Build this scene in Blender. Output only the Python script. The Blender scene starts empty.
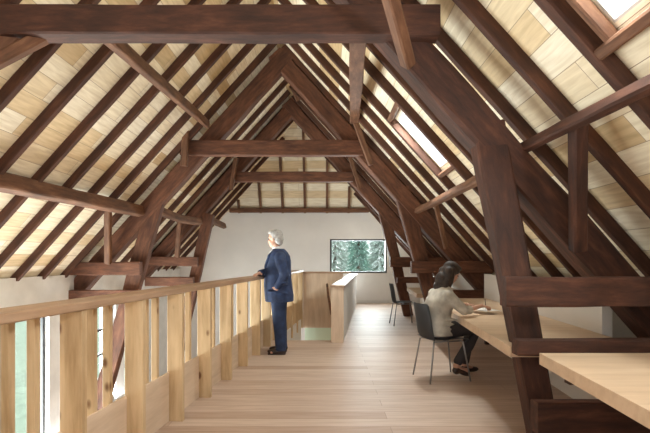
import bpy, bmesh, math, random
from mathutils import Vector, Matrix, noise

C = bpy.context.scene.collection
R = math.radians
V = Vector
# ------------------------------------------------------------------ camera
EYE = 1.32                      # eye height above the attic floor
F = 450.0                       # focal length in pixels of the 650 px frame
cam_d = bpy.data.cameras.new('camera'); cam = bpy.data.objects.new('camera', cam_d); C.objects.link(cam)
cam.location = (0, 0, EYE); cam.rotation_euler = (R(90), 0, 0)
cam_d.sensor_width = 36; cam_d.lens = 36 * F / 650
cam_d.shift_y = (260 - 216.5) / 650
cam_d.clip_start = 0.05
bpy.context.scene.camera = cam
# ------------------------------------------------------------------ world, lights, exposure
sc = bpy.context.scene
sc.view_settings.view_transform = 'Standard'; sc.view_settings.look = 'None'
sc.view_settings.gamma = 1; sc.view_settings.use_curve_mapping = False
sc.view_settings.exposure = 0.8
w = bpy.data.worlds.new('overcast'); sc.world = w; w.use_nodes = True
bg = w.node_tree.nodes['Background']; bg.inputs[0].default_value = (0.93, 0.97, 1.0, 1); bg.inputs[1].default_value = 1.15

def area(name, loc, target, sx, sy, power, col=(1, 1, 1)):
    d = bpy.data.lights.new(name, 'AREA'); d.shape = 'RECTANGLE'; d.size = sx; d.size_y = sy
    d.energy = power; d.color = col
    o = bpy.data.objects.new(name, d); C.objects.link(o); o.location = loc
    o.rotation_euler = (V(target) - V(loc)).to_track_quat('-Z', 'Y').to_euler(); return o
area('fill_rear', (-0.8, -1.35, 1.6), (-0.8, 6, 1.5), 1.8, 1.2, 12, (1.0, 0.96, 0.92))  # added fill light behind the camera, source unseen
area('fill_rear_right', (1.5, .9, 2.6), (-3.2, 2.6, 1.9), .8, .8, 48, (1.0, 0.98, 0.95))  # added off-frame fill for the near left slope; no skylight built here
area('fill_rear_left', (-3.1, .6, 2.5), (.8, 5.5, 0.0), .8, .8, 14, (1.0, 0.98, 0.95))  # added off-frame fill from the left; this slope has no skylight
area('daylight_left_windows', (-4.9, 6.4, -0.9), (1, 6.4, 2.6), 7.6, 2.4, 850, (0.98, 1.0, 0.98))
area('daylight_gable_window', (1.02, 14.3, 1.5), (1.02, 8, 0.6), 1.9, 1.1, 110, (0.93, 0.97, 1.0))
area('daylight_far_skylight', (1.05, 5.9, 3.5), (0.0, 5.9, 1.6), 0.8, 0.5, 160, (1.0, 0.99, 0.97))
area('daylight_near_skylight', (1.1, 2.2, 3.5), (0.1, 2.2, 1.6), 0.8, 0.4, 120, (1.0, 0.99, 0.97))

# ------------------------------------------------------------------ helpers
def W(x, y, D):                 # frame position at depth D -> point in the attic (metres)
    return V(((x - 325) / F * D, D, EYE + (260 - y) / F * D))

def tag(o, label=None, cat=None, group=None, kind=None):
    if label: o['label'] = label
    if cat: o['category'] = cat
    if group: o['group'] = group
    if kind: o['kind'] = kind
    return o

def wm(o):
    M = o.matrix_basis.copy(); p = o.parent
    while p: M = p.matrix_basis @ M; p = p.parent
    return M

def link(name, me, mat, parent=None, M=None):
    o = bpy.data.objects.new(name, me); C.objects.link(o)
    if mat: me.materials.append(mat)
    M = M or Matrix()
    if parent: o.parent = parent; M = wm(parent).inverted() @ M
    o.matrix_basis = M
    return o

def obj(name, bm, mat, parent=None, M=None, smooth=False):
    me = bpy.data.meshes.new(name); bmesh.ops.recalc_face_normals(bm, faces=bm.faces)
    bm.to_mesh(me); bm.free()
    if smooth:
        for p in me.polygons: p.use_smooth = True
    return link(name, me, mat, parent, M)

def empty(name, loc, rz=0, **k):
    o = bpy.data.objects.new(name, None); C.objects.link(o); o.empty_display_size = 0.2
    o.matrix_basis = Matrix.Translation(V(loc)) @ Matrix.Rotation(rz, 4, 'Z')
    return tag(o, **k)

def add_box(bm, x0, x1, y0, y1, z0, z1, bev=0.0):
    vs = [bm.verts.new((x, y, z)) for z in (z0, z1) for y in (y0, y1) for x in (x0, x1)]
    fs = [bm.faces.new([vs[i] for i in f]) for f in ((0, 2, 3, 1), (4, 5, 7, 6), (0, 1, 5, 4), (2, 6, 7, 3), (0, 4, 6, 2), (1, 3, 7, 5))]
    if bev:
        es = list({e for f in fs for e in f.edges})
        bmesh.ops.bevel(bm, geom=es, offset=bev, segments=1, affect='EDGES')

def box(name, x0, x1, y0, y1, z0, z1, mat, parent=None, bev=0.0, M=None):
    bm = bmesh.new(); add_box(bm, x0, x1, y0, y1, z0, z1, bev); return obj(name, bm, mat, parent, M)

def prism(name, pts, z0, z1, mat, parent=None, extra=None):
    bm = bmesh.new()
    for poly in [pts] + (extra or []):
        a = [bm.verts.new((x, y, z0)) for x, y in poly]; b = [bm.verts.new((x, y, z1)) for x, y in poly]
        bm.faces.new(a[::-1]); bm.faces.new(b); n = len(poly)
        for i in range(n): bm.faces.new((a[i], a[(i + 1) % n], b[(i + 1) % n], b[i]))
    return obj(name, bm, mat, parent)

seedc = [0]
def beam(name, p0, p1, wd, dp, mat, parent=None, up=(0, 0, 1), rough=0.006, t=1.0, ch=0.012, bow=0.0):
    """hewn timber from p0 to p1; wd across (local y), dp deep (local z, towards up); t = size at the far end"""
    seedc[0] += 1; s = seedc[0] * 7.31
    p0, p1 = V(p0), V(p1); L = (p1 - p0).length; X = (p1 - p0).normalized()
    Z = V(up) - X * V(up).dot(X); Z.normalize(); Y = Z.cross(X)
    n = max(2, int(L / 0.22)) if rough else 1
    bm = bmesh.new(); rings = []
    for i in range(n + 1):
        f = i / n; k = 1 + (t - 1) * f; a = wd / 2 * k; b = dp / 2 * k; c = min(ch, a * .4, b * .4)
        pr = [(-a + c, -b), (a - c, -b), (a, -b + c), (a, b - c), (a - c, b), (-a + c, b), (-a, b - c), (-a, -b + c)]
        ring = []
        for j, (y, z) in enumerate(pr):
            q = V((f * L * 1.7 + s, (j // 2) * 2.3, s))
            ring.append(bm.verts.new((f * L, y + noise.noise(q) * rough, z + noise.noise(q + V((9, 4, 1))) * rough + bow * math.sin(f * math.pi))))
        rings.append(ring)
    for r0, r1 in zip(rings, rings[1:]):
        for j in range(8): bm.faces.new((r0[j], r0[(j + 1) % 8], r1[(j + 1) % 8], r1[j]))
    bm.faces.new(rings[0][::-1]); bm.faces.new(rings[-1])
    M = Matrix(((X.x, Y.x, Z.x, p0.x), (X.y, Y.y, Z.y, p0.y), (X.z, Y.z, Z.z, p0.z), (0, 0, 0, 1)))
    return obj(name, bm, mat, parent, M)

def tube(bm, pts, r, n=8, caps=True):
    """swept tube through pts, r scalar or list"""
    pts = [V(p) for p in pts]; rs = r if isinstance(r, (list, tuple)) else [r] * len(pts)
    rings = []; ref = None
    for i, p in enumerate(pts):
        d = (pts[min(i + 1, len(pts) - 1)] - pts[max(i - 1, 0)]).normalized()
        if ref is None: ref = V((0, 0, 1)) if abs(d.z) < .9 else V((1, 0, 0))
        u = (ref - d * ref.dot(d)).normalized(); v = d.cross(u); ref = u
        rings.append([bm.verts.new(p + (u * math.cos(a) + v * math.sin(a)) * rs[i]) for a in [2 * math.pi * k / n for k in range(n)]])
    for a, b in zip(rings, rings[1:]):
        for k in range(n): bm.faces.new((a[k], a[(k + 1) % n], b[(k + 1) % n], b[k]))
    if caps: bm.faces.new(rings[0][::-1]); bm.faces.new(rings[-1])

def ell(bm, c, r, M=None, seg=16):
    m = Matrix.Translation(V(c)) @ (M or Matrix()) @ Matrix.Diagonal((r[0], r[1], r[2], 1))
    bmesh.ops.create_uvsphere(bm, u_segments=seg, v_segments=seg * 3 // 4, radius=1, matrix=m)

def limb(bm, pts, rs, n=14):
    """capsule chain"""
    tube(bm, pts, rs, n)
    for p, r in zip(pts, rs): ell(bm, p, (r, r, r), seg=12)

def loft(bm, rings, n=20):
    """rings: (cx, cy, cz, rx, ry) horizontal superellipses"""
    rr = []
    for cx, cy, cz, rx, ry in rings:
        ring = []
        for k in range(n):
            a = 2 * math.pi * k / n; c_, s_ = math.cos(a), math.sin(a)
            ring.append(bm.verts.new((cx + rx * math.copysign(abs(c_) ** .85, c_), cy + ry * math.copysign(abs(s_) ** .85, s_), cz)))
        rr.append(ring)
    for a, b in zip(rr, rr[1:]):
        for k in range(n): bm.faces.new((a[k], a[(k + 1) % n], b[(k + 1) % n], b[k]))
    bm.faces.new(rr[0][::-1]); bm.faces.new(rr[-1])

def fuse(name, bm, mat, parent=None, voxel=0.012, smooth=4, M=None):
    """melt overlapping shapes into one continuous skin"""
    bmesh.ops.recalc_face_normals(bm, faces=bm.faces)
    me = bpy.data.meshes.new(name); bm.to_mesh(me); bm.free()
    o = bpy.data.objects.new(name, me); C.objects.link(o)
    m = o.modifiers.new('r', 'REMESH'); m.mode = 'VOXEL'; m.voxel_size = voxel
    if smooth:
        s = o.modifiers.new('s', 'SMOOTH'); s.iterations = smooth; s.factor = .5
    dg = bpy.context.evaluated_depsgraph_get(); dg.update()
    me2 = bpy.data.meshes.new_from_object(o.evaluated_get(dg))
    bpy.data.objects.remove(o); bpy.data.meshes.remove(me)
    me2.name = name
    for p in me2.polygons: p.use_smooth = True
    me2.materials.clear()
    return link(name, me2, mat, parent, M)

# ------------------------------------------------------------------ materials
def new_mat(name):
    m = bpy.data.materials.new(name); m.use_nodes = True; nt = m.node_tree
    return m, nt, nt.nodes['Principled BSDF']
def N(nt, t, **k):
    n = nt.nodes.new(t)
    for a, b in k.items(): setattr(n, a, b)
    return n
def ramp(nt, stops):
    r = N(nt, 'ShaderNodeValToRGB'); e = r.color_ramp.elements
    e[0].position, e[0].color = stops[0][0], (*stops[0][1], 1)
    e[1].position, e[1].color = stops[-1][0], (*stops[-1][1], 1)
    for p, c in stops[1:-1]: x = e.new(p); x.color = (*c, 1)
    return r
def mixc(nt, a, b, fac, mode='MIX'):
    m = N(nt, 'ShaderNodeMix', data_type='RGBA', blend_type=mode)
    for s, v in ((0, fac), (6, a), (7, b)):
        if isinstance(v, (int, float)): m.inputs[s].default_value = v
        elif isinstance(v, tuple): m.inputs[s].default_value = (*v, 1)
        else: nt.links.new(v, m.inputs[s])
    return m.outputs[2]

def wood(name, dark, mid, light, scale=(1.2, 14, 14), rough=0.6, bump=0.15, vary=0.25, knots=False, space='Object'):
    m, nt, p = new_mat(name); L = nt.links.new
    tc = N(nt, 'ShaderNodeTexCoord'); mp = N(nt, 'ShaderNodeMapping'); mp.inputs['Scale'].default_value = scale
    oi = N(nt, 'ShaderNodeObjectInfo'); ad = N(nt, 'ShaderNodeVectorMath', operation='ADD'); ml = N(nt, 'ShaderNodeMath', operation='MULTIPLY'); ml.inputs[1].default_value = 37
    L(oi.outputs['Random'], ml.inputs[0]); L(tc.outputs[space], ad.inputs[0]); L(ml.outputs[0], ad.inputs[1]); L(ad.outputs[0], mp.inputs['Vector'])
    n1 = N(nt, 'ShaderNodeTexNoise'); n1.inputs['Scale'].default_value = 1.6; n1.inputs['Detail'].default_value = 7; n1.inputs['Roughness'].default_value = .65; n1.inputs['Distortion'].default_value = .25
    L(mp.outputs[0], n1.inputs['Vector'])
    r = ramp(nt, [(.3, dark), (.52, mid), (.75, light)]); L(n1.outputs['Fac'], r.inputs[0])
    n2 = N(nt, 'ShaderNodeTexNoise'); n2.inputs['Scale'].default_value = 2.2; n2.inputs['Detail'].default_value = 2; L(ad.outputs[0], n2.inputs['Vector'])
    r2 = ramp(nt, [(.3, (1 - vary,) * 3), (.7, (1 + vary,) * 3)]); L(n2.outputs['Fac'], r2.inputs[0])
    col = mixc(nt, r.outputs[0], r2.outputs[0], 1.0, 'MULTIPLY')
    if knots:
        vo = N(nt, 'ShaderNodeTexVoronoi'); vo.inputs['Scale'].default_value = 3.2; mp2 = N(nt, 'ShaderNodeMapping'); mp2.inputs['Scale'].default_value = (.8, 1.5, 1.5)
        L(ad.outputs[0], mp2.inputs['Vector']); L(mp2.outputs[0], vo.inputs['Vector'])
        rk = ramp(nt, [(.07, (.30, .18, .10)), (.12, (1, 1, 1))]); L(vo.outputs['Distance'], rk.inputs[0])
        col = mixc(nt, col, rk.outputs[0], 1.0, 'MULTIPLY')
    L(col, p.inputs['Base Color']); p.inputs['Roughness'].default_value = rough
    b = N(nt, 'ShaderNodeBump'); b.inputs['Strength'].default_value = bump; b.inputs['Distance'].default_value = .02
    L(n1.outputs['Fac'], b.inputs['Height']); L(b.outputs[0], p.inputs['Normal'])
    return m

def planks(name, cols, bw, rh, mortar, rough=.55, seamcol=(.12, .07, .04), msize=.004, seedoff=0.0, grain=(2, 30, 2)):
    """brick-laid boards; local x along the boards, local y across them"""
    m, nt, p = new_mat(name); L = nt.links.new
    tc = N(nt, 'ShaderNodeTexCoord'); br = N(nt, 'ShaderNodeTexBrick')
    br.offset = .43; br.offset_frequency = 2; br.squash = 1
    br.inputs['Scale'].default_value = 1; br.inputs['Brick Width'].default_value = bw; br.inputs['Row Height'].default_value = rh
    br.inputs['Mortar Size'].default_value = msize; br.inputs['Mortar Smooth'].default_value = .2; br.inputs['Bias'].default_value = 0
    br.inputs['Color1'].default_value = (0, 0, 0, 1); br.inputs['Color2'].default_value = (1, 1, 1, 1); br.inputs['Mortar'].default_value = (.5, .5, .5, 1)
    ms = N(nt, 'ShaderNodeMapping'); ms.inputs['Location'].default_value = (seedoff, 0, 0); L(tc.outputs['Object'], ms.inputs['Vector']); L(ms.outputs[0], br.inputs['Vector'])
    r = ramp(nt, cols); L(br.outputs['Color'], r.inputs[0])
    mp = N(nt, 'ShaderNodeMapping'); mp.inputs['Scale'].default_value = grain; L(tc.outputs['Object'], mp.inputs['Vector'])
    n1 = N(nt, 'ShaderNodeTexNoise'); n1.inputs['Scale'].default_value = 1.5; n1.inputs['Detail'].default_value = 6; n1.inputs['Distortion'].default_value = .5; L(mp.outputs[0], n1.inputs['Vector'])
    rg = ramp(nt, [(.3, (.84, .8, .74)), (.65, (1.06, 1.06, 1.06))]); L(n1.outputs['Fac'], rg.inputs[0])
    col = mixc(nt, r.outputs[0], rg.outputs[0], 1.0, 'MULTIPLY')
    col = mixc(nt, col, seamcol, br.outputs['Fac'])
    L(col, p.inputs['Base Color']); p.inputs['Roughness'].default_value = rough
    return m

def plain(name, col, rough=.6, metal=0.0, var=.06, sc_=6.0, bump=0.0, spec=None):
    m, nt, p = new_mat(name); L = nt.links.new
    tc = N(nt, 'ShaderNodeTexCoord'); n1 = N(nt, 'ShaderNodeTexNoise'); n1.inputs['Scale'].default_value = sc_; n1.inputs['Detail'].default_value = 4
    L(tc.outputs['Object'], n1.inputs['Vector'])
    r = ramp(nt, [(.3, tuple(c * (1 - var) for c in col)), (.7, tuple(min(1, c * (1 + var)) for c in col))]); L(n1.outputs['Fac'], r.inputs[0])
    L(r.outputs[0], p.inputs['Base Color']); p.inputs['Roughness'].default_value = rough; p.inputs['Metallic'].default_value = metal
    if spec is not None: p.inputs['Specular IOR Level'].default_value = spec
    if bump:
        b = N(nt, 'ShaderNodeBump'); b.inputs['Strength'].default_value = bump; b.inputs['Distance'].default_value = .01; L(n1.outputs['Fac'], b.inputs['Height']); L(b.outputs[0], p.inputs['Normal'])
    return m

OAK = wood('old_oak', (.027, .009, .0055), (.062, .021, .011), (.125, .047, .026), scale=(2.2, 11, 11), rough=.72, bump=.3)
OAK_LIT = wood('oak_lit', (.060, .020, .010), (.125, .046, .022), (.21, .088, .045), scale=(2.2, 11, 11), rough=.72, bump=.3)  # lighter copy of the oak, daylight on the two rear trusses painted in
RAFT = wood('rafter_wood', (.035, .011, .006), (.072, .024, .011), (.13, .048, .023), scale=(2.0, 12, 12), rough=.72, bump=.25)
BRACE = wood('brace_wood', (.08, .033, .015), (.15, .065, .032), (.25, .125, .066), scale=(2.0, 12, 12), rough=.7, bump=.25)
PINE = wood('pine', (.44, .29, .15), (.61, .44, .26), (.71, .54, .34), scale=(1.0, 9, 9), rough=.5, bump=.05, vary=.1, knots=True)
PINEP = wood('pale_pine', (.56, .42, .30), (.66, .51, .38), (.74, .60, .47), scale=(1.0, 9, 9), rough=.5, bump=.04, vary=.08)
RAIL = wood('rail_wood', (.30, .18, .105), (.42, .27, .17), (.52, .36, .245), scale=(.8, 12, 12), rough=.4, bump=.05, vary=.1)
DESK = wood('desk_wood', (.58, .41, .27), (.68, .50, .345), (.75, .58, .42), scale=(.6, 7, 7), rough=.38, bump=.03, vary=.06)
FLOOR = planks('floor_boards', [(0, (.42, .30, .235)), (.3, (.50, .375, .305)), (.6, (.53, .41, .34)), (1, (.58, .465, .395))], 3.1, .17, 0, seedoff=1.25, rough=.5, seamcol=(.26, .18, .14), msize=.002, grain=(1.5, 22, 2))
LOWF = planks('lower_floor', [(0, (.36, .26, .18)), (1, (.48, .36, .26))], 2.2, .16, 0, rough=.5)
BOARDS = planks('roof_boards', [(0, (.93, .86, .72)), (.5, (.88, .78, .60)), (.78, (.76, .60, .38)), (1, (.54, .38, .20))], 2.9, .23, 0, rough=.7, seamcol=(.40, .29, .19), msize=.003, grain=(2, 18, 2))
WHITE = plain('white_plaster', (.74, .72, .70), .85, var=.03, sc_=2, bump=.05)
GABLE = plain('grey_plaster', (.80, .775, .76), .85, var=.04, sc_=1.5, bump=.05)
OLDW = plain('old_limewash', (.85, .85, .85), .85, var=.08, sc_=3, bump=.2)
FRAME = plain('dark_frame', (.035, .035, .04), .4)
SKYF = plain('skylight_frame', (.62, .6, .58), .5)
METAL = plain('chair_metal', (.34, .34, .35), .3, metal=.8)
SHELL = plain('chair_shell', (.075, .08, .09), .45, var=.05)
SUIT = plain('navy_suit', (.018, .036, .098), .75, var=.35, sc_=14, bump=.3)
TROUS = plain('navy_trousers', (.015, .030, .082), .78, var=.3, sc_=12, bump=.25)
SHIRT = plain('white_shirt', (.75, .75, .78), .7)
SKIN = plain('skin', (.58, .33, .24), .5, var=.06)
SKIN2 = plain('skin_woman', (.50, .28, .20), .5, var=.06)
GREY = plain('grey_hair', (.40, .39, .38), .7, var=.25, sc_=40, bump=.6)
DARKH = plain('dark_hair', (.030, .018, .014), .7, var=.6, sc_=25, bump=.6)
BLOUSE = plain('blouse', (.47, .44, .39), .8, var=.3, sc_=9, bump=.35)
WTROU = plain('dark_trousers', (.035, .03, .032), .8, var=.2)
SHOE = plain('shoe_leather', (.03, .016, .014), .35)
PAPER = plain('paper', (.82, .80, .76), .8, var=.02)
EYEM = plain('eye', (.02, .015, .015), .2)
LIP = plain('lip', (.38, .15, .12), .5)
FROST = plain('frosted_grass', (.36, .45, .34), .9, var=.25, sc_=3)
LEAF = plain('conifer_needles', (.30, .47, .41), .8, var=.5, sc_=5)
LEAFP = plain('frosted_needles', (.60, .68, .64), .8, var=.4, sc_=5)
BARK = plain('bark', (.14, .10, .08), .9, var=.3)
m, nt, p = new_mat('pane_glass'); GLASS = m
nt.nodes.remove(p); tr = N(nt, 'ShaderNodeBsdfTransparent'); tr.inputs[0].default_value = (.95, .98, .97, 1); gl = N(nt, 'ShaderNodeBsdfGlossy'); gl.inputs['Roughness'].default_value = .02
mx = N(nt, 'ShaderNodeMixShader'); mx.inputs[0].default_value = .06; nt.links.new(tr.outputs[0], mx.inputs[1]); nt.links.new(gl.outputs[0], mx.inputs[2]); nt.links.new(mx.outputs[0], nt.nodes['Material Output'].inputs[0])
m, nt, p = new_mat('green_glass'); GGLASS = m
p.inputs['Base Color'].default_value = (.66, .80, .66, 1); p.inputs['Roughness'].default_value = .25

# ------------------------------------------------------------------ room data
RX = -0.78                       # ridge line x
S = 1.11; COS = 1 / math.sqrt(1 + S * S); SIN = S * COS
HB, HU = 5.25, 5.10              # ridge height of board underside, rafter underside
XL, XR = -4.46, 2.90             # eaves walls
YB, YG = -1.6, 13.8              # rear end of what is built, gable wall
HG = 2.79; YH = 12.4             # gable wall top, where the ridge meets the hip
ZL = -2.75                       # lower storey floor
SK = 0.105
def bal(y): return -1.551 + SK * y
def stw(y): return 0.286 + SK * (y - 7.16)     # right face of the stair wall
def desk_x(y): return 1.0 + .083 * y

# floor
prism('floor', [(bal(YB) - .2, YB), (XR, YB), (XR, 7.4), (bal(7.4) - .2, 7.4)], -.22, 0, FLOOR,
      extra=[[(stw(7.4) - .2, 7.4), (XR, 7.4), (XR, 10.25), (stw(10.25) - .2, 10.25)], [(bal(10.25) - .2, 10.25), (XR, 10.25), (XR, YG), (bal(YG) - .2, YG)]])['kind'] = 'structure'
box('floor_lower', XL, XR, YB, YG, ZL - .1, ZL, LOWF)['kind'] = 'structure'
# eaves walls
TH = .35
def wall_with_openings(name, x0, x1, mat, ops, y0, y1, z0, z1):
    ys = sorted({y0, y1, *[o[0] for o in ops], *[o[1] for o in ops]}); bm = bmesh.new()
    for a, b in zip(ys, ys[1:]):
        hit = [o for o in ops if o[0] <= a and b <= o[1]]
        if hit:
            o = hit[0]; add_box(bm, x0, x1, a, b, z0, o[2]); add_box(bm, x0, x1, a, b, o[3], z1)
        else: add_box(bm, x0, x1, a, b, z0, z1)
    o = obj(name, bm, mat); o['kind'] = 'structure'; return o
lops = [(1.5, 4.3, -2.1, .46), (4.75, 7.28, -2.1, .46), (8.4, 9.6, -2.1, .5), (10.0, 11.4, -2.1, .5)]
wall_with_openings('wall_left', XL - TH, XL, OLDW, lops, YB, YG, ZL, 1.06)
wall_with_openings('wall_right', XR, XR + TH, WHITE, [], YB, YG, ZL, 1.06)
# gable wall with window opening
GW = (.15, 1.90, .92, 1.96)
bm = bmesh.new()
for a, b, c, d in ((XL - .1, GW[0], ZL, HG), (GW[1], XR + .1, ZL, HG), (GW[0], GW[1], ZL, GW[2]), (GW[0], GW[1], GW[3], HG)):
    add_box(bm, a, b, YG, YG + .3, c, d)
obj('wall_gable', bm, GABLE)['kind'] = 'structure'
bm = bmesh.new()
for a, b, c, d in ((XL - .1, -1.9, ZL, 5.3), (.3, XR + .1, ZL, 5.3), (-1.9, .3, ZL, .9), (-1.9, .3, 2.3, 5.3)): add_box(bm, a, b, YB - .3, YB, c, d)
obj('wall_rear', bm, WHITE)['kind'] = 'structure'
box('baseboard_gable', stw(YG) + .0, XR, YG - .02, YG, 0, .1, WHITE)['kind'] = 'structure'
# windows
def window(name, face, a0, a1, z0, z1, mull_v=(), mull_h=(), fw=.06):
    """face 'x': plane of constant x ; 'y': plane of constant y"""
    axis, pos = face
    def bx(bm, a, b, c, d, t=.05):
        if axis == 'x': add_box(bm, pos - t, pos + t, a, b, c, d)
        else: add_box(bm, a, b, pos - t, pos + t, c, d)
    bm = bmesh.new(); bx(bm, a0, a0 + fw, z0, z1); bx(bm, a1 - fw, a1, z0, z1); bx(bm, a0, a1, z0, z0 + fw); bx(bm, a0, a1, z1 - fw, z1)
    for v in mull_v: bx(bm, v - fw * .6, v + fw * .6, z0, z1)
    for h_ in mull_h: bx(bm, a0, a1, h_ - fw * .35, h_ + fw * .35, .045)
    f = obj(name, bm, FRAME); f['kind'] = 'structure'
    bm = bmesh.new(); bx(bm, a0 + fw, a1 - fw, z0 + fw, z1 - fw, .004); obj('pane', bm, GLASS, f)
    return f
window('window_1', ('y', YG + .06), *GW, fw=.05)
window('window_2', ('x', XL - .12), 1.5, 4.3, -2.1, .46, mull_v=(2.4, 3.4))
window('window_3', ('x', XL - .12), 4.75, 7.28, -2.1, .46, mull_v=(5.6, 6.42))
window('window_4', ('x', XL - .12), 8.4, 9.6, -2.1, .5, mull_h=(-.1, -.6, -1.1, -1.6))
window('window_5', ('x', XL - .12), 10.0, 11.4, -2.1, .5, mull_h=(-.1, -.6, -1.1, -1.6))

# roof slopes: local x along the building, local y up the slope
def slope_frame(side):
    up = V((-side * COS, 0, SIN)); along = V((0, 1, 0)); nrm = along.cross(up)
    xe = XR + .25 if side > 0 else XL - .25
    ze = HB - S * abs(xe - RX)
    M = Matrix(((along.x, up.x, nrm.x, xe), (along.y, up.y, nrm.y, 0), (along.z, up.z, nrm.z, ze), (0, 0, 0, 1)))
    return M, xe, ze
def vz(side, z): M, xe, ze = slope_frame(side); return (z - ze) / SIN
SKY = [(2.03, 2.47, 2.62, 3.26), (5.64, 6.25, 2.60, 3.26)]     # y0, y1, z0, z1 of the skylights in the right slope
def roof(side, holes):
    M, xe, ze = slope_frame(side); top = vz(side, HB); bm = bmesh.new(); yend = YG + .3
    vh = vz(side, HG)
    def quad(pts, th=.03):
        sg = -1 if side < 0 else 1
        a = [bm.verts.new((x, y, 0)) for x, y in pts]
        b = [bm.verts.new((x, y, th * sgn)) for x, y in pts]; n = len(pts)
        bm.faces.new(a); bm.faces.new(b[::-1])
        for i in range(n): bm.faces.new((a[i], a[(i + 1) % n], b[(i + 1) % n], b[i]))
    nrm = (M.to_3x3() @ V((0, 0, 1))); sgn = 1 if nrm.z > 0 else -1
    xs = [YB]
    for h in holes:
        a, b = vz(side, h[2]), vz(side, h[3])
        quad([(xs[-1], 0), (h[0], 0), (h[0], top), (xs[-1], top)])
        quad([(h[0], 0), (h[1], 0), (h[1], a), (h[0], a)]); quad([(h[0], b), (h[1], b), (h[1], top), (h[0], top)])
        xs.append(h[1])
    quad([(xs[-1], 0), (yend, 0), (yend, vh), (YH, top), (xs[-1], top)])
    return obj('ceiling_' + ('right' if side > 0 else 'left'), bm, BOARDS, None, M), M
o, MR = roof(1, SKY); o['kind'] = 'structure'
o, ML = roof(-1, []); o['kind'] = 'structure'
# hip slope above the gable wall
hw = (HB - HG) / S; hx0, hx1 = RX - hw - .02, RX + hw + .02
upv = V((0, YH - YG, HB - HG)).normalized(); M = Matrix(((1, upv.x, 0, RX), (0, upv.y, upv.z, YG), (0, upv.z, -upv.y, HG), (0, 0, 0, 1)))
Lh = math.hypot(YH - YG, HB - HG); bm = bmesh.new()
a = [bm.verts.new((x, y, 0)) for x, y in ((-hw, 0), (hw, 0), (0, Lh))]; b = [bm.verts.new((x, y, .03)) for x, y in ((-hw, 0), (hw, 0), (0, Lh))]
bm.faces.new(a); bm.faces.new(b[::-1])
for i in range(3): bm.faces.new((a[i], a[(i + 1) % 3], b[(i + 1) % 3], b[i]))
obj('ceiling_hip', bm, BOARDS, None, M)['kind'] = 'structure'
# wall plate on the gable wall
tag(beam('wall_plate', (RX - hw + .1, YG - .1, HG + .04), (RX + hw - .1, YG - .1, HG + .04), .16, .13, BRACE), 'brown timber plate lying along the top of the far gable wall', 'beam')

# ------------------------------------------------------------------ skylights
for i, (y0, y1, z0, z1) in enumerate(SKY):
    v0, v1 = vz(1, z0), vz(1, z1)
    e = empty('skylight', (MR @ V(((y0 + y1) / 2, (v0 + v1) / 2, 0))))
    tag(e, ['small skylight at the top right corner, nearest the camera', 'narrow bright skylight between rafters, halfway down the right roof slope'][i], 'skylight', 'skylights in the right roof slope')
    bm = bmesh.new(); t = .016; zz = .05 * (1 if MR.to_3x3().col[2].z > 0 else -1)
    for a, b, c, d in ((y0, y0 + t, v0, v1), (y1 - t, y1, v0, v1), (y0, y1, v0, v0 + t), (y0, y1, v1 - t, v1)): add_box(bm, a, b, c, d, min(0, zz * 1.4), max(0, zz * 1.4))
    obj('skylight_frame', bm, SKYF, e, MR)
    bm = bmesh.new(); add_box(bm, y0 + t, y1 - t, v0 + t, v1 - t, zz - .003, zz + .003); obj('skylight_glass', bm, GLASS, e, MR)
    ry0, ry1 = [(2.09, 2.6), (5.64, 6.26)][i]
    for k, zc in enumerate((z0 - .06, z1 + .06)):
        v = vz(1, zc); pa = MR @ V((ry0 - .09, v, 0)); pb = MR @ V((ry1, v, 0)); n_ = V((-SIN, 0, -COS)) * .05
        beam('trimmer', pa + n_, pb + n_, .07, .1, BRACE, e, up=(SIN, 0, COS), rough=.002)
    if i == 0:
        n_ = V((-SIN, 0, -COS)) * .04; beam('trimmer', MR @ V((y1 + .03, v0 - .12, 0)) + n_, MR @ V((y1 + .03, v1 + .12, 0)) + n_, .05, .08, BRACE, e, up=(SIN, 0, COS), rough=.002)
# ------------------------------------------------------------------ common rafters
TR = [3.55, 8.1, 10.6]
ordn = ['first', 'second', 'third', 'fourth', 'fifth', 'sixth', 'seventh', 'eighth', 'ninth', 'tenth']
def bay_label(y, side, cnt):
    b = sum(y > t for t in TR); cnt[b] = cnt.get(b, -1) + 1; o = ordn[cnt[b]]
    sd = 'left' if side < 0 else 'right'
    return ['%s common rafter from the camera on the %s roof slope, nearer than the front truss' % (o, sd),
            '%s common rafter behind the front truss on the %s roof slope' % (o, sd),
            '%s common rafter behind the middle truss on the %s roof slope' % (o, sd),
            '%s common rafter behind the farthest truss on the %s roof slope' % (o, sd)][b]
def rafter(y, side, label):
    rh = .10
    xe = XR + .1 if side > 0 else XL - .1
    top = HU if y < YH else HU - (y - YH) / (YG - YH) * (HB - HG) - .05
    def pt(z, off=0): return V((RX + side * (HU - z) / S, y + .04, z))
    z0 = HU - S * abs(xe - RX)
    n_ = V((side * SIN, 0, COS)) * (rh / 2)
    o = beam('common_rafter', pt(z0) + n_, pt(top) + n_, .07, rh, RAFT, up=(side * SIN, 0, COS), rough=.007, ch=.006)
    tag(o, label, 'rafter', 'common rafters of the ' + ('left' if side < 0 else 'right') + ' roof slope')
cnt = {}; y = 1.4
while y < 13.4: rafter({5.6: 5.52, 6.2: 6.27}.get(round(y, 2), y), 1, bay_label(y, 1, cnt)); y += .6
cnt = {}; y = 2.22
while y < 13.4: rafter(y, -1, bay_label(y, -1, cnt)); y += .61
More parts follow.
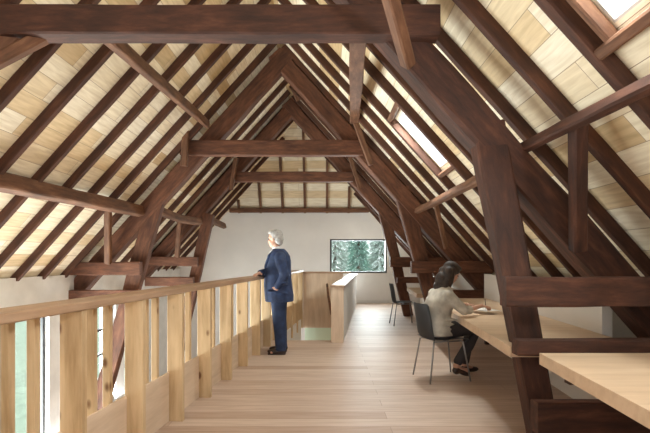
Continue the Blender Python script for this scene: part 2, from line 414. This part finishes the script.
for i, x in enumerate((-2.62, -1.96, -1.29, -.61, .06, .72)):
    f = min(1, (hw - abs(x - RX) - .06) / hw); n_ = V((0, -upv.z, upv.y)) * .045
    p0 = V((x, YG, HG)) + n_; p1 = V((x, YG + (YH - YG) * f, HG + (HB - HG) * f)) + n_
    o = beam('hip_rafter', p0, p1, .07, .08, BRACE, up=(0, -upv.z, upv.y), rough=.004, ch=.005)
    tag(o, ['leftmost', 'second from left', 'third from left', 'third from right', 'second from right', 'rightmost'][i] + ' of the upright rafters above the far gable wall', 'rafter', 'rafters of the hip above the gable wall')
# ridge end king piece
# ------------------------------------------------------------------ trusses
def principal(truss, side, D, top, dep, th=.22, zend=.95, mt=None, name='principal_rafter'):
    mid = top - dep / 2
    a = V((RX - side * .12, D, mid + .12 * S)); z = zend; b = V((RX + side * (mid - z) / S, D, z))
    return beam(name, a + V((0, .01 * side, 0)), b + V((0, .01 * side, 0)), th, dep * COS, mt or OAK, truss, up=(side * SIN, 0, COS), rough=.016, ch=.02)

def frame(truss, D, items):
    """upright timbers drawn in the truss plane: (name, x0, y0, x1, y1, width m, depth offset, thickness, taper, mat)"""
    for nm, x0, y0, x1, y1, wd, off, th, tp, mt in items:
        d = D + off; a = W(x0, y0, d); b = W(x1, y1, d); dr = (b - a).normalized()
        beam(nm, a, b, th, wd, mt, truss, up=V((0, 1, 0)).cross(dr), rough=.014, ch=.014, t=tp)

# front truss
t1 = empty('roof_truss', (RX, 3.55, 0)); tag(t1, 'nearest roof truss, its broad dark beam crossing the top of the picture', 'truss', 'old oak roof trusses')
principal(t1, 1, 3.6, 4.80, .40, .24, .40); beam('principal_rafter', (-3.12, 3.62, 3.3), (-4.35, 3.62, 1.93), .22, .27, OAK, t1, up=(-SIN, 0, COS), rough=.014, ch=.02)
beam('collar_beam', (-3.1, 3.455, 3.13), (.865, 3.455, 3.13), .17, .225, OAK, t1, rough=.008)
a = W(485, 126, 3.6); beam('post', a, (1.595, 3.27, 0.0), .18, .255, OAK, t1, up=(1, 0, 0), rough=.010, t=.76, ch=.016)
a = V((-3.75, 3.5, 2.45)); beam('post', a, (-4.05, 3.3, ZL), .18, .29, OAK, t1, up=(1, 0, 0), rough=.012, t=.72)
def rail(truss, x0, x1, y0, y1, D, th, nm='tie_rail', mt=None):
    a = W(x0, (y0 + y1) / 2, D); b = W(x1, (y0 + y1) / 2, D); beam(nm, a, b, th, (y1 - y0) / F * D, mt or OAK, truss, rough=.010, ch=.01)
rail(t1, 503, 700, 277, 306, 3.13, .12); rail(t1, 515, 698, 338.5, 354.5, 3.13, .12); rail(t1, 534, 740, 401, 432, 3.13, .12)
# left twins of the rails, outside the frame of the post
# struts of the front truss
beam('strut', W(578, 126, 3.05), W(578, 250, 3.36), .10, .10, OAK, t1, up=(0, 1, 0), rough=.006)
beam('strut', W(383, -30, 2.75), W(408, 64, 3.40), .085, .10, BRACE, t1, up=(0, 1, 0), rough=.006)
beam('strut', W(-38, 80, 3.3), W(45, 36, 3.5), .10, .085, BRACE, t1, rough=.006)
beam('strut', W(-22, 72, 3.42), W(20, 32, 3.5), .12, .12, BRACE, t1, rough=.006)

# middle truss
t2 = empty('roof_truss', (RX, 8.1, 0)); tag(t2, 'middle roof truss, its cross beam spanning above the standing man', 'truss', 'old oak roof trusses')
principal(t2, 1, 8.1, 5.09, .42, .24, .7, OAK_LIT); principal(t2, -1, 8.12, 5.09, .42, .24, .7, OAK_LIT)
rail(t2, 181, 363, 141, 156, 7.95, .16, 'collar_beam', OAK_LIT)
frame(t2, 7.95, [('post', 401, 188, 436, 316, .28, .14, .18, .85, OAK_LIT), ('post', 156, 203, 78, 486, .28, .14, .18, .9, OAK_LIT)])
rail(t2, 66, 141, 262, 275, 7.9, .14, mt=OAK_LIT); rail(t2, 56, 136, 290, 301, 7.9, .14, mt=OAK_LIT)
rail(t2, 411, 492, 261, 273, 7.9, .14, mt=OAK_LIT); rail(t2, 428, 492, 290, 299, 7.9, .14, mt=OAK_LIT)
beam('strut', W(108, 209, 7.3), W(108, 263, 7.75), .10, .10, BRACE, t2, up=(0, 1, 0), rough=.006)
beam('strut', W(187, 116, 7.7), W(184, 166, 7.75), .11, .10, BRACE, t2, up=(0, 1, 0), rough=.006)
beam('strut', W(352, 112, 7.7), W(371, 165, 7.75), .09, .10, BRACE, t2, up=(0, 1, 0), rough=.006)

# far truss
t3 = empty('roof_truss', (RX, 10.6, 0)); tag(t3, 'farthest roof truss, standing just before the gable window', 'truss', 'old oak roof trusses')
principal(t3, 1, 10.6, 5.09, .42, .24, .95, OAK_LIT); principal(t3, -1, 10.62, 5.09, .42, .24, .95, OAK_LIT)
rail(t3, 236, 353, 172, 182, 10.45, .16, 'collar_beam', OAK_LIT)
frame(t3, 10.45, [('post', 383, 208, 408.5, 316, .25, .14, .18, .85, OAK_LIT), ('post', 209, 214, 161, 433, .25, .14, .18, .9, OAK_LIT)])
rail(t3, 143, 198, 257, 266, 10.4, .14, mt=OAK_LIT); rail(t3, 146, 194, 277, 286, 10.4, .14, mt=OAK_LIT)
rail(t3, 390, 450, 257, 267, 10.4, .14, mt=OAK_LIT); rail(t3, 397, 452, 277, 283, 10.4, .14, mt=OAK_LIT)
beam('strut', W(180, 221, 10.1), W(177, 257, 10.3), .10, .10, BRACE, t3, up=(0, 1, 0), rough=.006)
beam('strut', W(236, 158, 10.2), W(231, 190, 10.3), .09, .10, BRACE, t3, up=(0, 1, 0), rough=.006)
beam('strut', W(350, 157, 10.2), W(360, 188, 10.3), .09, .10, BRACE, t3, up=(0, 1, 0), rough=.006)
beam('strut', W(287, 74, 10.0), W(298, 100, 10.4), .10, .12, BRACE, t3, up=(0, 1, 0), rough=.006)

# purlins, one length per bay
def purlin(p0, p1, label, wd=.15, dp=.19, side=1, mt=None, bow=0):
    o = beam('purlin', p0, p1, wd, dp, mt or OAK, None, up=(side * .3, 0, 1), rough=.012, ch=.02, bow=bow); tag(o, label, 'purlin', 'side purlins below the rafters'); return o
zr = lambda x: HU - S * abs(x - RX)
purlin((-3.42, 1.2, 2.08), (-3.40, 3.45, 2.1), 'left side purlin nearer than the front truss, out at the picture edge', side=-1)
purlin(W(-60, 169.5, 4.05), W(140, 211, 8.0), 'long left side purlin between the front and the middle truss', side=-1, mt=BRACE)
purlin(W(157, 210, 8.2), W(200, 221.5, 10.4), 'short bowed left side purlin between the middle and the farthest truss', .12, .15, side=-1, mt=BRACE, bow=-.05)
purlin(W(205, 217, 10.8), W(224, 226, 12.7), 'left side purlin behind the farthest truss', .12, .15, side=-1, mt=BRACE)
purlin((1.565, 1.1, 2.135), (1.575, 3.62, 2.21), 'slim right side purlin at the picture edge, nearer than the front truss', .07, .085)
purlin(W(508, 165, 3.75), W(417, 211, 8.0), 'long right side purlin above the seated woman, front truss to middle truss', .09, .10, mt=BRACE)
def rlong(p0, p1, wd, label, t=1.0):
    tag(beam('roof_brace', p0, p1, wd, .13, BRACE, None, rough=.01, t=t), label, 'brace', 'long braces from the front beam to the middle truss')
rlong(W(358, 34, 3.75), W(354.5, 120, 7.75), .15, 'long rough brace on the right running back from the front beam to the middle truss')
rlong(W(105, 34, 3.75), W(207, 124, 7.75), .09, 'long thin brace on the left running back from the front beam to the middle truss')
# upright strut below the long right purlin
tag(beam('purlin_strut', W(436, 205, 7.0), W(446, 248, 7.3), .07, .07, BRACE, None, up=(0, 1, 0), rough=.004), 'thin upright strut under the long right purlin near the middle truss', 'strut')

# ------------------------------------------------------------------ worktops
def desk_b(y): return 2.0 + .083 * y
def worktop(y0, y1, z, off, label):
    e = empty('worktop', ((desk_x(y0) + 2) / 2, (y0 + y1) / 2, z)); tag(e, label, 'worktop', 'built-in worktops along the right eaves')
    prism('table_top', [(desk_x(y0) + off, y0), (desk_b(y0), y0), (desk_b(y1), y1), (desk_x(y1) + off, y1)], z - .075, z, DESK, e)
    n = max(2, round((y1 - y0) / 1.3))
    for i in range(n):
        y = y0 + .25 + (y1 - y0 - .5) * i / (n - 1); xb = desk_b(y)
        bm = bmesh.new(); add_box(bm, xb - .75, xb - .02, y - .03, y + .03, z - .135, z - .076); add_box(bm, xb - .08, xb - .02, y - .03, y + .03, 0, z - .135); obj('support_bracket', bm, OAK, e)
    return e
worktop(.5, 3.0, .70, .18, 'pale timber worktop in the lower right corner, nearest the camera')
worktop(3.22, 7.3, .70, .06, 'long pale timber worktop where the seated woman writes')
worktop(8.3, 10.1, .70, .0, 'far pale timber worktop behind the empty chair')
def knee(y0, y1, label):
    tag(prism('knee_wall', [(desk_b(y0) + .003, y0), (desk_b(y0) + .09, y0), (desk_b(y1) + .09, y1), (desk_b(y1) + .003, y1)], 0, 1.09, WHITE), label, 'low wall', 'low white walls behind the worktops')
knee(.5, 3.0, 'low white wall behind the worktop nearest the camera')
knee(3.76, 7.4, 'low white wall standing along the back of the woman\'s worktop')

# ------------------------------------------------------------------ balustrade
ang = -math.atan(SK)            # yaw of the skewed fittings
b0 = V((bal(0), 0, 0)); BM = Matrix.Translation(b0) @ Matrix.Rotation(ang, 4, 'Z'); kf = 1 / math.cos(ang)
bl = empty('balustrade', (bal(5), 5, 0)); tag(bl, 'long pine balustrade of upright boards along the open stairwell, beside the standing man', 'balustrade')
def bbox(name, x0, x1, s0, s1, z0, z1, mat, parent=bl, bev=.003, along='z'):
    """box in balustrade coordinates with local x along the grain"""
    if along == 'z':
        M = BM @ Matrix.Translation(V((x0, s0, z0))) @ Matrix(((0, 0, 1, 0), (0, 1, 0, 0), (1, 0, 0, 0), (0, 0, 0, 1)))
        return box(name, 0, z1 - z0, 0, s1 - s0, 0, x1 - x0, mat, parent, bev, M)
    M = BM @ Matrix.Translation(V((x0, s0, z0))) @ Matrix(((0, -1, 0, x1 - x0), (1, 0, 0, 0), (0, 0, 1, 0), (0, 0, 0, 1)))
    return box(name, 0, s1 - s0, 0, x1 - x0, 0, z1 - z0, mat, parent, bev, M)
s = 1.135; k = 0
SEND = 10.02 * kf
while s < 10.1:
    q = s * kf; bbox('upright_board', -.13, 0, q, q + .045, -.2, 1.05, PINE)
    if s + .6 < 10.1:
        for j in (.135, .30, .46):
            qq = q + j * kf; bbox('baluster', -.178, -.131, qq, qq + .04, .0, 1.05, PINE)
        bbox('bottom_panel', -.13, -.112, q + .045, q + .635 * kf, -.2, .40, PINEP, along='y')
    s += .635
bbox('handrail', -.19, .012, .9, SEND + .06, 1.05, 1.095, RAIL, along='y', bev=.006)
# pale fascia of the stair opening, below the floor edge
bbox('stair_fascia', -.055, -.03, 7.4 * kf, 10.0 * kf, -.7, .0, WHITE, along='y')
# ------------------------------------------------------------------ stair enclosure
se = empty('stair_enclosure', (.2, 8.6, 0)); tag(se, 'low stair enclosure with white side wall and pine end, right of the standing man', 'low wall')
SM = Matrix.Translation(V((stw(7.16), 7.16, 0))) @ Matrix.Rotation(ang, 4, 'Z')
LEN = 6.0 * kf
box('side_wall', -.17, 0, .03, LEN, -.4, .885, WHITE, se, .003, SM)
M = SM @ Matrix.Translation(V((-.19, -.01, 0))) @ Matrix(((0, 0, 1, 0), (0, 1, 0, 0), (1, 0, 0, 0), (0, 0, 0, 1)))
box('end_board', -.2, .885, 0, .04, 0, .20, PINEP, se, .003, M)
M = SM @ Matrix.Translation(V((-.2, -.03, .885))) @ Matrix(((0, -1, 0, .23), (1, 0, 0, 0), (0, 0, 1, 0), (0, 0, 0, 1)))
box('cap_rail', 0, LEN, 0, .23, 0, .035, RAIL, se, .005, M)
box('inner_lining', -.19, -.172, .04, 3.0, -.9, .885, PINEP, se, .002, SM)
xa, xb = bal(10.1), stw(10.1) - .19
M = Matrix.Translation(V((xa, 10.1, -.2))) @ Matrix(((0, 0, 1, 0), (0, 1, 0, 0), (1, 0, 0, 0), (0, 0, 0, 1)))
box('end_panel', 0, 1.22, 0, .04, 0, xb - xa, PINEP, se, .002, M)
M = Matrix.Translation(V((xa - .02, 10.06, 1.02)))
box('end_rail', 0, xb - xa + .2, 0, .12, 0, .04, RAIL, se, .004, M)
box('glass_panel', xa + .04, xb - .02, 10.11, 10.13, -.62, -.2, GGLASS, se)
# handrail of the stair going down
bm = bmesh.new(); tube(bm, [W(327, 284, 9.2), W(328.2, 296, 9.0), W(330, 306, 8.6), W(331.5, 314, 8.2)], .022, 8)
tag(obj('stair_handrail', bm, BRACE, None, None, True), 'dark red-brown handrail dipping down into the stair opening', 'handrail')
# stair flight
bm = bmesh.new()
for i in range(9):
    y1 = 10.0 - i * .28
    z = -.24 - (8 - i) * .0 - .0
st = empty('stair_flight', (-.3, 8.8, -1)); tag(st, 'timber stair flight sinking below the floor inside the stair enclosure', 'stairs')
for i in range(9):
    y0 = 7.45 + i * .27; z = -.24 - i * .19
    box('tread', bal(y0 + .2) + .02, stw(y0) - .22, y0, y0 + .30, z - .04, z, PINEP, st, .003)

# ------------------------------------------------------------------ chairs
def chair(loc, rz, label):
    e = empty('chair', loc, rz); tag(e, label, 'chair', 'dark shell chairs at the worktops')
    E = wm(e)
    # seat: curved shell, front = +x
    def shell(name, prof, w0, w1, th):
        bm = bmesh.new(); nn = 8; rows = []
        for i, (x, z) in enumerate(prof):
            f = i / (len(prof) - 1); wv = w0 + (w1 - w0) * f
            row = []
            for j in range(nn + 1):
                u = j / nn * 2 - 1; corner = 1.0
                if i == 0 or i == len(prof) - 1: corner = .86
                row.append(bm.verts.new((x + (0 if name == 'seat' else .035 * u * u), u * wv / 2 * corner, z + (.015 * u * u if name == 'seat' else 0))))
            rows.append(row)
        for a, b in zip(rows, rows[1:]):
            for j in range(nn): bm.faces.new((a[j], a[j + 1], b[j + 1], b[j]))
        r = bmesh.ops.solidify(bm, geom=bm.faces[:], thickness=th)
        return obj(name, bm, SHELL, e, E, True)
    shell('seat', [(.235, .435), (.21, .452), (.1, .455), (-.05, .448), (-.16, .446), (-.205, .455)], .44, .42, .014)
    shell('backrest', [(-.195, .45), (-.222, .49), (-.235, .56), (-.25, .66), (-.27, .77), (-.283, .83), (-.285, .845)], .40, .38, .014)
    for sx in (-1, 1):
        for sy in (-1, 1):
            bm = bmesh.new(); tube(bm, [(sx * .15, sy * .13, .438), (sx * .175, sy * .165, .425), (sx * .24, sy * .21, .0)], .0095, 8); obj('leg', bm, METAL, e, E, True)
    bm = bmesh.new(); tube(bm, [(-.15, -.14, .432), (.15, -.14, .432)], .008); tube(bm, [(-.15, .14, .432), (.15, .14, .432)], .008); tube(bm, [(0, -.14, .432), (0, .14, .432)], .008); obj('under_frame', bm, METAL, e, E, True)
    return e
chair((1.30, 5.04, 0), R(14), 'dark grey shell chair with thin metal legs the woman is sitting on')
chair((1.60, 9.2, 0), R(4), 'empty dark shell chair beyond the woman, before the far truss')

# ------------------------------------------------------------------ people
def hand(bm, wrist, d, up, s=1.0, curl=.5, thumb=1):
    """palm and five fingers; d = pointing direction, up = back of the hand"""
    d = V(d).normalized(); up = V(up); up = (up - d * up.dot(d)).normalized(); sd = d.cross(up) * thumb
    wr = V(wrist); M = Matrix(((d.x, sd.x, up.x, 0), (d.y, sd.y, up.y, 0), (d.z, sd.z, up.z, 0), (0, 0, 0, 1)))
    ell(bm, wr + d * .045 * s, (.055 * s, .042 * s, .016 * s), M)
    for i, (o, L) in enumerate(((.030, .072), (.010, .080), (-.011, .074), (-.030, .058))):
        a = wr + d * .078 * s + sd * o * s; b = a + (d * .45 - up * curl * .12) * L * s
        c = b + (d * (1 - curl * .6) - up * curl).normalized() * L * .33 * s; e = c + (d * (1 - curl) - up * curl * 1.3).normalized() * L * .25 * s
        limb(bm, [a, b, c, e], [.0095 * s, .009 * s, .008 * s, .007 * s], 8)
    a = wr + d * .02 * s + sd * .03 * s; b = a + (d * .6 + sd * .8 - up * .2) * .035 * s; c = b + (d * .9 + sd * .3 - up * .3) * .032 * s
    limb(bm, [a, b, c], [.012 * s, .0105 * s, .009 * s], 8)

def head(bm, c, yaw, pitch, s=1.0):
    """skull, face, ears, neck stub; face towards local +x"""
    M = Matrix.Rotation(yaw, 4, 'Z') @ Matrix.Rotation(pitch, 4, 'Y'); c = V(c)
    def P(x, y, z): return c + (M @ V((x * s, y * s, z * s)))
    def e(p, r): ell(bm, P(*p), tuple(v * s for v in r), M, 18)
    e((-.015, 0, .03), (.098, .076, .088)); e((.025, 0, -.04), (.068, .058, .075)); e((.05, 0, -.088), (.032, .030, .024))
    e((.085, 0, -.018), (.022, .012, .018)); e((.075, 0, .0), (.018, .010, .03))
    e((.066, 0, .03), (.022, .05, .014)); e((.079, 0, -.052), (.012, .024, .008)); e((.078, 0, -.063), (.011, .02, .007))
    for sy in (-1, 1):
        e((-.005, sy * .078, -.01), (.018, .008, .03)); e((.058, sy * .035, -.02), (.02, .022, .02))
    return M, P

# --- standing man, facing the void (-x)
mx_, my_ = -.66, 6.39
man_b = bmesh.new()
HC = (-.715, 6.40, 1.615)
Mh, Ph = head(man_b, HC, R(180 - 12), R(6), 1.02)
limb(man_b, [(-.665, 6.40, 1.40), (-.70, 6.40, 1.54)], [.062, .056])
limb(man_b, [(-.655, 6.40, .95), (-.65, 6.40, 1.2), (-.64, 6.40, 1.36)], [.13, .14, .08])
LW = V((-.905, 6.20, 1.135))                    # wrist on the rail
for pts in ([(-.63, 6.57, 1.33), (-.82, 6.52, 1.15), LW], [(-.62, 6.23, 1.33), (-.565, 6.15, 1.10), (-.66, 6.18, .95)]):
    limb(man_b, pts, [.045, .038, .027])
for sy in (-1, 1):
    limb(man_b, [(-.64, 6.39 + sy * .09, .9), (-.645, 6.39 + sy * .10, .5), (-.625, 6.39 + sy * .10, .1)], [.085, .058, .04])
    limb(man_b, [(-.62, 6.39 + sy * .10, .05), (-.74, 6.39 + sy * .12, .04)], [.035, .03])
hand(man_b, LW + V((-.0, 0, 0)), (-.35, -1, -.12), (-.1, 0, 1), 1.0, .4, -1)
hand(man_b, V((-.66, 6.18, .95)), (-.4, .35, -1), (0, -1, 0), .95, .4, 1)
man = fuse('person', man_b, SKIN, None, .0065, 2)
tag(man, 'standing grey-haired man in a navy suit leaning one hand on the balustrade rail', 'person')
# trousers
bm = bmesh.new()
loft(bm, [(-.655, 6.39, .80, .125, .165), (-.65, 6.39, .9, .13, .17), (-.65, 6.39, 1.0, .135, .165)])
for sy in (-1, 1):
    cy = 6.39 + sy * .095
    loft(bm, [(-.615, cy + sy * .01, .055, .078, .062), (-.62, cy + sy * .01, .1, .074, .062), (-.63, cy + sy * .005, .3, .082, .07), (-.645, cy, .5, .09, .08), (-.65, cy, .7, .105, .09), (-.655, cy, .88, .12, .085)])
fuse('trousers', bm, TROUS, man, .011, 4)
# jacket
bm = bmesh.new()
loft(bm, [(-.645, 6.40, .735, .200, .225), (-.65, 6.40, .82, .205, .225), (-.665, 6.40, .95, .20, .213), (-.67, 6.40, 1.08, .192, .208), (-.66, 6.40, 1.2, .178, .213), (-.645, 6.40, 1.3, .162, .212), (-.64, 6.40, 1.38, .142, .20), (-.645, 6.40, 1.43, .115, .155), (-.66, 6.40, 1.48, .082, .09)], 26)
for pts in ([(-.63, 6.585, 1.35), (-.68, 6.60, 1.28), (-.83, 6.52, 1.145), V((-.895, 6.24, 1.14))], [(-.62, 6.215, 1.36), (-.60, 6.175, 1.28), (-.555, 6.15, 1.10), (-.65, 6.15, .965)]):
    limb(bm, pts, [.078, .078, .064, .046])
# arm nearest the camera tucked: sleeve folds
for i in range(6):
    ell(bm, (-.585 + .006 * i, 6.145, 1.24 - i * .045), (.066, .050, .014))
ell(bm, (-.60, 6.19, .86), (.10, .03, .014)); ell(bm, (-.74, 6.19, .89), (.07, .03, .012)); ell(bm, (-.56, 6.2, .98), (.09, .03, .012))
jk = fuse('jacket', bm, SUIT, man, .010, 3)
bm = bmesh.new()  # lapels, laid over the front
for sy in (-1, 1):
    pts = [(-.722, 6.40 + sy * .05, 1.46), (-.785, 6.40 + sy * .075, 1.38), (-.835, 6.40 + sy * .055, 1.24), (-.862, 6.40 + sy * .02, 1.08)]
    tube(bm, pts, [.014, .024, .022, .008], 8)
fuse('lapels', bm, SUIT, jk, .008, 2)
bm = bmesh.new(); limb(bm, [(-.675, 6.40, 1.46), (-.69, 6.40, 1.495)], [.066, .060]); limb(bm, [(-.75, 6.40, 1.43), (-.80, 6.40, 1.32), (-.83, 6.40, 1.16)], [.035, .04, .02])
fuse('shirt', bm, SHIRT, man, .009, 2)
bm = bmesh.new()  # hair: back and crown, face left free
def Q(x, y, z): return Ph(x, y, z)
for p, r in (((-.03, 0, .055), (.098, .086, .085)), ((-.06, 0, .0), (.068, .084, .085)), ((.02, 0, .10), (.068, .066, .032)), ((-.01, .0, .015), (.05, .088, .05)), ((-.07, 0, -.045), (.045, .062, .05))):
    ell(bm, Q(*p), r, Mh)
hr = fuse('hair', bm, GREY, man, .008, 1)
for sy in (-1, 1):
    bm = bmesh.new(); ell(bm, Q(.077, sy * .031, .008), (.009, .012, .008), Mh, 10); obj('eye', bm, EYEM, man, None, True)
for sy in (-1, 1):
    bm = bmesh.new(); cy = 6.39 + sy * .105
    ell(bm, (-.70, cy, .045), (.11, .047, .036)); ell(bm, (-.60, cy, .055), (.065, .042, .05)); add_box(bm, -.80, -.545, cy - .036, cy + .036, .0, .022, .008)
    for v in bm.verts:
        if v.co.z < 0: v.co.z = 0
    fuse('shoe', bm, SHOE, man, .008, 2)

# --- seated woman, facing +x turned slightly away; local frame at the seat
WM = Matrix.Translation(V((1.30, 5.04, 0))) @ Matrix.Rotation(R(14), 4, 'Z')
def T(p): return WM @ V(p)
def limbT(bm, pts, rs): limb(bm, [T(p) for p in pts], rs)
def ellT(bm, c, r): ell(bm, T(c), r, Matrix.Rotation(R(14), 4, 'Z'))
wb = bmesh.new()
HW = T((.14, .02, 1.17)); Mw, Pw = head(wb, HW, R(14 + 4), R(30), .94)
limbT(wb, [(-.0, .01, .98), (.05, .01, 1.02), (.095, .015, 1.10)], [.055, .047, .044])
limbT(wb, [(-.06, 0, .55), (-.04, 0, .75), (.0, 0, .90)], [.12, .11, .06])
RWr, LWr = (.50, -.02, .795), (.48, .26, .785)
for pts in ([(.0, -.16, .93), (.17, -.21, .77), RWr], [(.0, .17, .93), (.17, .25, .79), LWr]): limbT(wb, pts, [.042, .034, .022])
for sy, kn, an in ((-1, (.40, -.09, .53), (.13, -.10, .15)), (1, (.43, .11, .53), (.36, .11, .10))):
    limbT(wb, [(-.04, sy * .09, .53), kn, an, (an[0] + .12, an[1], an[2] - .06)], [.075, .055, .035, .03])
hd = (WM.to_3x3() @ V((1, .18, -.12)))
hand(wb, T(RWr), hd, (0, 0, 1), .9, .75, 1)
hand(wb, T(LWr), WM.to_3x3() @ V((1, -.2, -.1)), (0, 0, 1), .9, .3, -1)
wo = fuse('person', wb, SKIN2, None, .0065, 2)
tag(wo, 'seated dark-haired woman in a grey-beige blouse writing at the worktop', 'person')
bm = bmesh.new()
def loftT(bm, rings):
    n0 = len(bm.verts); loft(bm, rings, 24); bm.verts.ensure_lookup_table()
    for v in bm.verts[n0:]: v.co = T(v.co)
loftT(bm, [(-.05, 0, .49, .165, .19), (-.055, 0, .52, .168, .195), (-.06, 0, .6, .15, .175), (-.055, 0, .7, .145, .165), (-.035, 0, .8, .15, .175), (-.01, 0, .88, .14, .19), (.005, 0, .94, .115, .175), (.02, .0, .985, .095, .13), (.035, .005, 1.03, .07, .08)])
limbT(bm, [(.0, -.165, .925), (.06, -.195, .86), (.16, -.215, .775), (.235, -.185, .775)], [.07, .064, .054, .050])
limbT(bm, [(.0, .17, .925), (.06, .21, .87), (.17, .25, .785), (.24, .255, .785)], [.07, .066, .056, .050])
for i in range(4): ellT(bm, (-.07 + .03 * i, -.155, .52 + .05 * i), (.09, .035, .015))
fuse('blouse', bm, BLOUSE, wo, .010, 3)
bm = bmesh.new(); loftT(bm, [(-.06, 0, .46, .14, .175), (-.06, 0, .53, .145, .18), (-.06, 0, .6, .13, .16)])
limbT(bm, [(-.04, -.09, .545), (.18, -.09, .55), (.40, -.09, .535), (.29, -.095, .37), (.155, -.10, .20)], [.088, .082, .068, .06, .052])
limbT(bm, [(-.04, .09, .545), (.2, .10, .55), (.43, .11, .535), (.40, .11, .35), (.365, .11, .15)], [.088, .082, .068, .06, .052])
fuse('trousers', bm, WTROU, wo, .010, 4)
bm = bmesh.new()
for p, r in (((-.025, 0, .052), (.102, .088, .082)), ((-.065, 0, .0), (.066, .09, .095)), ((.02, 0, .092), (.07, .07, .032)), ((-.01, 0, .01), (.05, .09, .06)), ((-.075, 0, -.06), (.052, .084, .085))):
    ell(bm, Pw(*p), r, Mw)
for i in range(13):
    a = (i - 6) / 6; q = .02 + a * .07
    limbT(bm, [(.10 - .03 * a * a, q, 1.20), (.055 - .015 * (1 - a * a), q * 1.12, 1.10), (.015 - .03 * (1 - a * a), q * 1.25, 1.03), (-.0 - .035 * (1 - a * a), q * 1.25, .965 - .012 * (i % 3))], [.045, .042, .034, .012])
for sy in (-1, 1): limbT(bm, [(.12, .02 + sy * .07, 1.22), (.105, .02 + sy * .08, 1.14), (.085, .02 + sy * .085, 1.06), (.06, .02 + sy * .09, .99)], [.026, .026, .022, .008])
ellT(bm, (.015, .02, 1.09), (.07, .085, .10)); ellT(bm, (-.01, .02, 1.02), (.06, .085, .07))
fuse('hair', bm, DARKH, wo, .008, 1)
for sy in (-1, 1):
    bm = bmesh.new(); ell(bm, Pw(.077, sy * .031, .006), (.008, .011, .007), Mw, 10); obj('eye', bm, EYEM, wo, None, True)
for cx, cy, cz, tilt in ((.18, -.10, .075, 24), (.42, .11, .045, 0)):
    bm = bmesh.new(); Rm = Matrix.Rotation(R(14), 4, 'Z') @ Matrix.Rotation(R(tilt), 4, 'Y')
    ell(bm, T((cx + .03, cy, cz)), (.095, .04, .032), Rm); ell(bm, T((cx - .05, cy, cz + .02)) + Rm @ V((0, 0, .005)), (.05, .037, .045), Rm)
    fuse('shoe', bm, SHOE, wo, .008, 2)
# paper and pen
PM = Matrix.Translation(T((.60, .06, .7405)) * V((1, 1, 0)).length / V((1, 1, 0)).length)
pz = T((.60, .06, 0)); M = Matrix.Translation(V((pz.x, pz.y, .7402))) @ Matrix.Rotation(R(20), 4, 'Z')
tag(box('paper_sheet', -.11, .11, -.15, .15, 0, .004, PAPER, None, 0, M), 'small white sheet lying on the worktop under the writing hand', 'paper')
bm = bmesh.new(); tube(bm, [T((.565, -.0, .747)), T((.545, -.03, .80)), T((.52, -.055, .875))], [.002, .0045, .0045], 8)
tag(obj('pen', bm, EYEM), 'dark pen held upright in the writing hand', 'pen')

# ------------------------------------------------------------------ outdoors
g = box('ground', -40, 30, -10, 50, ZL - .3, ZL - .12, FROST); g['kind'] = 'structure'
def conifer(x, y, h, r, mat, label, seed):
    rnd = random.Random(seed); e = empty('conifer', (x, y, ZL - .12)); tag(e, label, 'tree', 'trees outside the windows')
    bm = bmesh.new(); tube(bm, [(x, y, ZL - .12), (x, y, ZL + h * .9)], [.16, .03], 8); obj('trunk', bm, BARK, e)
    bm = bmesh.new()
    for k in range(int(h * 130)):
        f = rnd.random() ** .8; z = ZL + .5 + f * (h - .5); rr = r * (1 - f) + .12; a = rnd.random() * 6.283; L = rr * (.7 + .5 * rnd.random())
        c, s_ = math.cos(a), math.sin(a); p0 = V((x + c * L * .15, y + s_ * L * .15, z)); p1 = V((x + c * L, y + s_ * L, z - L * .35)); t_ = V((-s_, c, 0)) * (.045 + .05 * rr)
        m_ = (p0 + p1) / 2 + V((0, 0, .06)); a0 = bm.verts.new(p0); a1 = bm.verts.new(m_ + t_); a2 = bm.verts.new(p1); a3 = bm.verts.new(m_ - t_); a4 = bm.verts.new(m_ - V((0, 0, .10)))
        bm.faces.new((a0, a1, a2)); bm.faces.new((a0, a2, a3)); bm.faces.new((a0, a4, a1)); bm.faces.new((a1, a4, a2)); bm.faces.new((a2, a4, a3)); bm.faces.new((a3, a4, a0))
    obj('foliage', bm, mat, e)
conifer(1.6, 21.5, 7.5, 1.0, LEAF, 'deep green conifer in the middle of the gable window view', 1)
conifer(.55, 25.5, 8.2, 1.5, LEAFP, 'frosted pale conifer at the left of the gable window view', 2)
conifer(2.0, 29, 8.5, 1.8, LEAFP, 'frosted pale conifer standing behind the deep green one', 5)
conifer(-2.4, 30, 9.0, 1.8, LEAFP, 'frosted pale conifer farthest left and farthest back outside', 6)
conifer(3.15, 25, 8.5, 1.6, LEAFP, 'frosted pale conifer at the right of the gable window view', 3)
